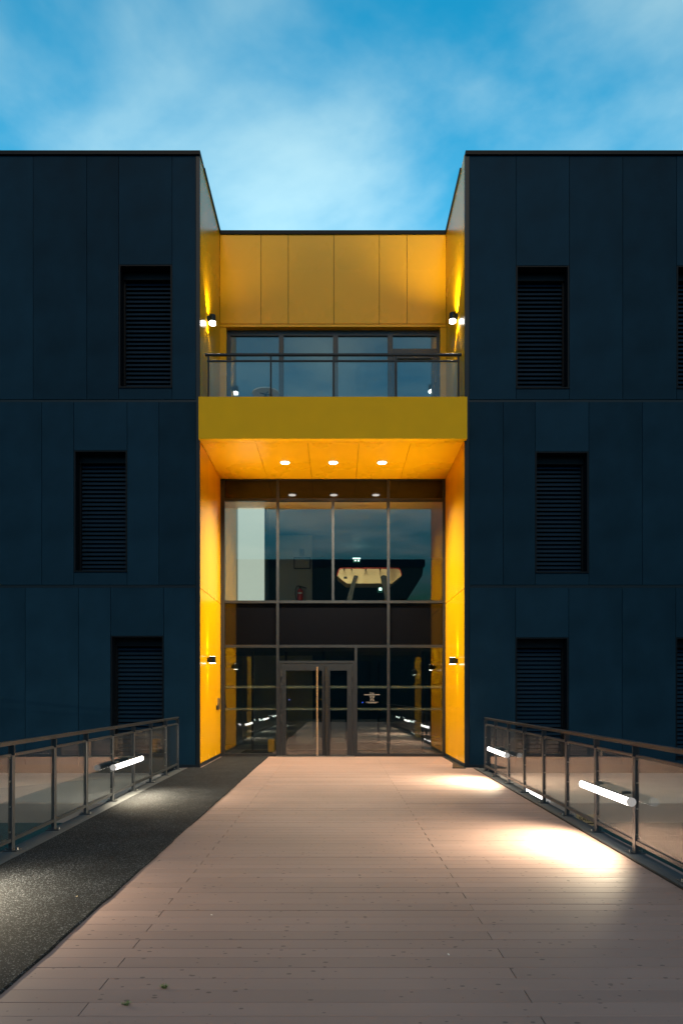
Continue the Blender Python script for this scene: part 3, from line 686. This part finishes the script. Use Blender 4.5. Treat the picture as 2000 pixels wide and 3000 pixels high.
def wall_lamp(xw, s, y, z, lab, power, group='box lamps on the yellow side walls', cone=62):
    r = empty('wall_lamp', (xw, y, z), lab, 'wall lamp', group)
    xc = xw + s * .115
    box('bracket', M['dark'], r, min(xw + s * .001, xw + s * .055), max(xw + s * .001, xw + s * .055), y - .04, y + .04, z - .05, z + .05)
    b = MB(); b.tube((xc, y, z - .075), (xc, y, z + .075), .075, 24); b.build('housing', M['dark'], r, smooth=True)
    b = MB(); hl = .004 if cone < 100 else .05  # high lamps: glare put into the shape as a taller glowing lens
    b.tube((xc, y, z - .0765 - hl), (xc, y, z - .0765), .072, 20); b.build('lens', M['lens'], r)
    b = MB(); b.disc((xc, y, z + .077), .069, 20); b.build('lens', M['lens'], r)
    o = light('lamp_beam', 'SPOT', (xc - s * .035, y, z - .082 - (0 if cone < 100 else .035)), power, WARM, r, spot_size=R(cone), spot_blend=.9, shadow_soft_size=.03)
    o = light('lamp_beam', 'SPOT', (xc - s * .035, y, z + .082), power, WARM, r, spot_size=R(cone), spot_blend=.9, shadow_soft_size=.03); o.rotation_euler = (math.pi, 0, 0)
    if cone < 100:                               # extra wide spot added at the low lamps to brighten the soffit
        o = light('lamp_beam', 'SPOT', (xc + s * .03, y, z + .085), 560, WARM, r, spot_size=R(64), spot_blend=.8, shadow_soft_size=.03); o.rotation_euler = (math.pi, R(25) * s, 0)
    return r
yl = 15.55
wall_lamp(XL, 1, yl, pz(1933, yl), 'low box lamp on the yellow wall above the intercom', 55)
wall_lamp(XR, -1, yl, pz(1936, yl), 'low box lamp on the yellow wall across from the intercom', 55)
wall_lamp(XL, 1, yl, pz(934, yl), 'high box lamp beside the balcony, on the intercom side', 210, cone=120)
wall_lamp(XR, -1, yl, pz(928, yl), 'high box lamp beside the balcony, across from the intercom side', 720, cone=120)

ic = empty('intercom', (XL, 16.95, 1.25), 'upright steel intercom panel on the yellow wall near the glass', 'intercom')
box('body', M['brightsteel'], ic, XL + .001, XL + .035, 16.82, 17.02, pz(2078, 16.95), pz(2045, 16.95), .003)
box('button_strip', M['black'], ic, XL + .0352, XL + .039, 16.94, 16.96, pz(2076, 16.95), pz(2047, 16.95))
box('card_reader', M['black'], None, XL + .001, XL + .03, 16.66, 16.76, pz(2079, 16.8), pz(2066, 16.8), .004, label='small black card reader beside the steel intercom panel', cat='card reader')

# tube lamps along the railings
TUBE_W = 118
def tube_lamp(xf, s, y0, y1, lab, power=TUBE_W, z=.535):      # s: +1 lamp shines towards +X
    x0, x1 = xf(y0), xf(y1); ym = (y0 + y1) / 2; xm = (x0 + x1) / 2
    r = empty('tube_lamp', (xm, ym, z), lab, 'tube lamp', 'tube lamps clipped to the railings')
    a0, a1 = (R(-125), R(65)) if s > 0 else (R(115), R(305))
    rr = .042
    # u = +X, v = d x u: for d = +Y, v = -Z
    def half(r_, b0, b1): return MB().tube((x0, y0, z), (x1, y1, z), r_, 14, None, True, b0, b1)
    lo, hi = (-R(65), R(125)) if s > 0 else (R(55), R(245))
    half(rr, lo, hi).build('diffuser', M['tube'], r, smooth=True)
    half(rr * 1.02, hi, lo + 2 * math.pi).build('housing', M['steel'], r, smooth=True)
    d = (Vector((x1, y1, z)) - Vector((x0, y0, z))).normalized()
    for p, sg in ((Vector((x0, y0, z)), -1), (Vector((x1, y1, z)), 1)):
        b = MB(); b.tube(p + d * sg * .001, p + d * sg * .022, rr * 1.03, 18, rr * .8 if sg > 0 else None); b.build('end_cap', M['tube'] if sg > 0 else M['cap'], r, smooth=True)
    for t in (.22, .78):
        c = Vector((x0, y0, z)).lerp(Vector((x1, y1, z)), t)
        b = MB(); b.box(c.x - s * .12 if s > 0 else c.x + .03, c.x - .03 if s > 0 else c.x + .12, c.y - .015, c.y + .015, c.z + .035, c.z + .06); b.build('clip', M['brightsteel'], r)
    l = light('tube_beam', 'AREA', (xm + s * .055, ym, z - .03), power * (.6 if s > 0 else 1), WARM, r, shape='RECTANGLE', size=.06, size_y=(y1 - y0) * .94, spread=R(130))
    l.rotation_euler = (0, R(-(56 if s < 0 else 34)) * s, 0)
    return r
fl = lambda Y: railL(Y) + .115
frr = lambda Y: railR(Y) - .11
tube_lamp(fl, 1, 9.6, 11.0, 'white tube lamp low above the black runner, nearest the entrance')
tube_lamp(fl, 1, 4.35, 5.75, 'white tube lamp low above the black runner, near the front')
tube_lamp(fl, 1, -.8, .6, 'white tube lamp above the black runner, mirrored in the entrance glass')
tube_lamp(frr, -1, 6.5, 7.82, 'large white tube lamp above the brightest patch of bare planks')
tube_lamp(frr, -1, 11.55, 12.96, 'white tube lamp on the railing end nearest the facade, opposite the runner')
tube_lamp(lambda Y: 3.13, -1, 10.2, 11.3, 'tube lamp glowing low behind the railing, below deck edge', 6, -.03)

# ------------------------------------------------------------------ deck railings with glass
def railing(f, s, ys, y_end, label):             # s = +1 when the deck lies towards +X of the rail
    r = empty('railing', (f(8), 8, .014), label, 'railing')
    ya, yb = ys[-1] - .05, y_end
    def run(name, half, z0, z1, m, bev=0):
        pts = [(f(ya) - half, ya, z0), (f(yb) - half, yb, z0), (f(yb) + half, yb, z0), (f(ya) + half, ya, z0)]
        MB().prism(pts, (0, 0, z1 - z0), 0).build(name, m, r)
    run('handrail', .026, 1.085, 1.100, M['steel'])
    run('handrail_lip', .008, 1.055, 1.0845, M['steel'])
    protos = []
    for i, y in enumerate(ys):
        x = f(y)
        if not protos:
            p = box('post', M['galv'], r, x - .020, x + .020, y - .032, y + .032, .024, .955, .003)
            box('base_plate', M['steel'], p, x - .075, x + .075, y - .055, y + .055, .0145, .0235, .002)
            box('bracket', M['steel'], p, x - .032, x + .032, y - .006, y + .006, .9552, 1.0545)
            for k in (-1, 1):
                b = MB(); b.tube((x + k * .055, y, .0236), (x + k * .055, y, .043), .011, 6); b.build('bolt', M['brightsteel'], p)
            protos.append((p, y))
        else:
            q_ = copy_tree(protos[0][0], r); q_.location = Vector((x, y, .024)) - WP[r.name]; p = q_; WP[p.name] = Vector((x, y, .024))
        if i % 3 == (1 if s > 0 else 0):
            for z in (.20, .45, .70, .93):
                b = MB(); b.tube((x + s * .0, y - .038, z), (x + s * .0, y - .0325, z), .010, 8); b.build('screw', M['brightsteel'], p)
    yy = sorted(ys)
    for a, c in zip(yy, yy[1:]):
        a2, c2 = a + .04, c - .04
        def seg(name, half, z0, z1, m):
            pts = [(f(a2) - half, a2, z0), (f(c2) - half, c2, z0), (f(c2) + half, c2, z0), (f(a2) + half, a2, z0)]
            MB().prism(pts, (0, 0, z1 - z0), 0).build(name, m, r)
        seg('glass_rail', .016, .945, .975, M['steel']); seg('glass_rail', .016, .105, .140, M['steel'])
        seg('pane', .005, .1405, .9445, M['railglass'])
    return r
ysL = [14.17, 13.14, 12.04, 10.97, 9.90, 8.83, 7.80, 6.76, 5.72, 4.68, 3.64, 2.60, 1.56, .52, -.52, -1.56, -2.6, -3.64]
ysR = [13.85, 12.90, 11.86, 10.82, 9.75, 8.72, 7.69, 6.65, 5.61, 4.57, 3.53, 2.49, 1.45, .41, -.63, -1.67, -2.7, -3.74]
railing(railL, 1, ysL, 14.2, 'steel and glass railing standing along the black runner')
railing(railR, -1, ysR, 13.88, 'steel and glass railing standing along the bare planks')

# small things
xq, yq_ = 3.13, 8.95
sg = box('marker_board', M['tan'], None, xq, xq + .30, yq_, yq_ + .02, -.16, -.015, label='small pale board with dark SAU lettering under the railing', cat='board')
cu = bpy.data.curves.new('lettering', 'FONT'); cu.body = 'SAU.'; cu.size = .085; cu.extrude = .001; cu.align_x = 'LEFT'
tmp = bpy.data.objects.new('lettering', cu); COL.objects.link(tmp); bpy.context.view_layer.update()
me = bpy.data.meshes.new_from_object(tmp.evaluated_get(bpy.context.evaluated_depsgraph_get())); bpy.data.objects.remove(tmp)
to = bpy.data.objects.new('lettering', me); COL.objects.link(to); me.materials.clear(); me.materials.append(M['black']); to.parent = sg
to.location = Vector((xq + .03, yq_ - .003, -.10)) - WP[sg.name]; to.rotation_euler = (R(90), 0, 0)
box('painted_bar', M['black'], sg, xq + .03, xq + .27, yq_ - .003, yq_ - .001, -.135, -.122)
box('lobby_mat', M['mat'], None, -2.6, 2.4, YG + .25, YV - .1, -.0015, .004, label='black mat on the lobby floor just inside the glass doors', cat='mat')
MB().prism([(XR - .012, YF + .08, .002), (XR - .012, YG - .12, .002), (XR - .10, YG - .12, .002), (XR - .10, YF + .9, .002), (XR - .30, YF - .20, .002), (XR - .02, YF - .26, .002)], (0, 0, .012), 0).build('cover_plate', M['dark'], None, 'dark sheet metal cover plate on the deck at the yellow wall corner', 'cover plate')
def sprig(x, y, n, label):
    b = MB()
    for i in range(n):
        t = random.uniform(0, 6.28); l = random.uniform(.012, .032); h = random.uniform(.008, .022)
        p = Vector((x + random.uniform(-.012, .012), y + random.uniform(-.008, .008), .0005)); q_ = p + Vector((math.cos(t) * l, math.sin(t) * l, h)); u = Vector((-math.sin(t), math.cos(t), 0)) * .0022
        m_ = p.lerp(q_, .55) + Vector((0, 0, .006))
        b.bm.faces.new([b.bm.verts.new(v) for v in (p - u, p + u, m_ + u * .8, q_, m_ - u * .8)])
    return b.build('weed_sprig', M['grass'], None, label, 'weed')
sprig((481 - VX) / (2895 - VY) * H, H * F / (2895 - VY), 34, 'small green weed sprig sprouting upright from a plank joint')
sprig((372 - VX) / (2945 - VY) * H, H * F / (2945 - VY), 26, 'flat green weed sprig lying on a plank, nearest the front')
for (x_, y_, m_, lab) in ((620, 2681, 'white', 'tiny white chip on bare planks, up the deck from the weed sprigs'), (226, 2632, 'tan', 'tiny tan chip lying on the black runner mat'),
                          (1313, 2797, 'white', 'tiny white chip on bare planks, on the side away from the runner mat')):
    Y = H * F / (y_ - VY); X = (x_ - VX) / F * Y; t = random.uniform(0, 3); z = .015 if m_ == 'tan' else .001
    b = MB(); c, s_ = math.cos(t), math.sin(t); l, w_ = random.uniform(.010, .015), random.uniform(.004, .006)
    b.prism([(X + c * l, Y + s_ * l, z), (X - s_ * w_, Y + c * w_, z), (X - c * l, Y - s_ * l, z), (X + s_ * w_, Y - c * w_, z)], (0, 0, .003), 0)
    b.build('wood_chip', M[m_], None, lab, 'chip')

# dark building across the square, seen only as a mirror image in the upper glass
ob = empty('neighbour_building', (-14, -25, -1.9), 'dark flat roofed building mirrored in the upper entrance glass', 'building')
MB().prism([(-40, -25, -1.9), (-40, -25, 13.4), (7.6, -25, 13.4), (7.4, -25, 12.0), (6.2, -25, 10.1), (3.0, -25, 9.3), (3.0, -25, -1.9)], (0, -12, 0), 0).build('wall', M['dark'], ob)
box('roof_edge', M['panel'], ob, -40, 7.64, -24.99, -24.9, 12.75, 13.42)
box('lower_block', M['dark'], ob, 2.9, 60, -27.5, -24.6, -1.9, 9.8)
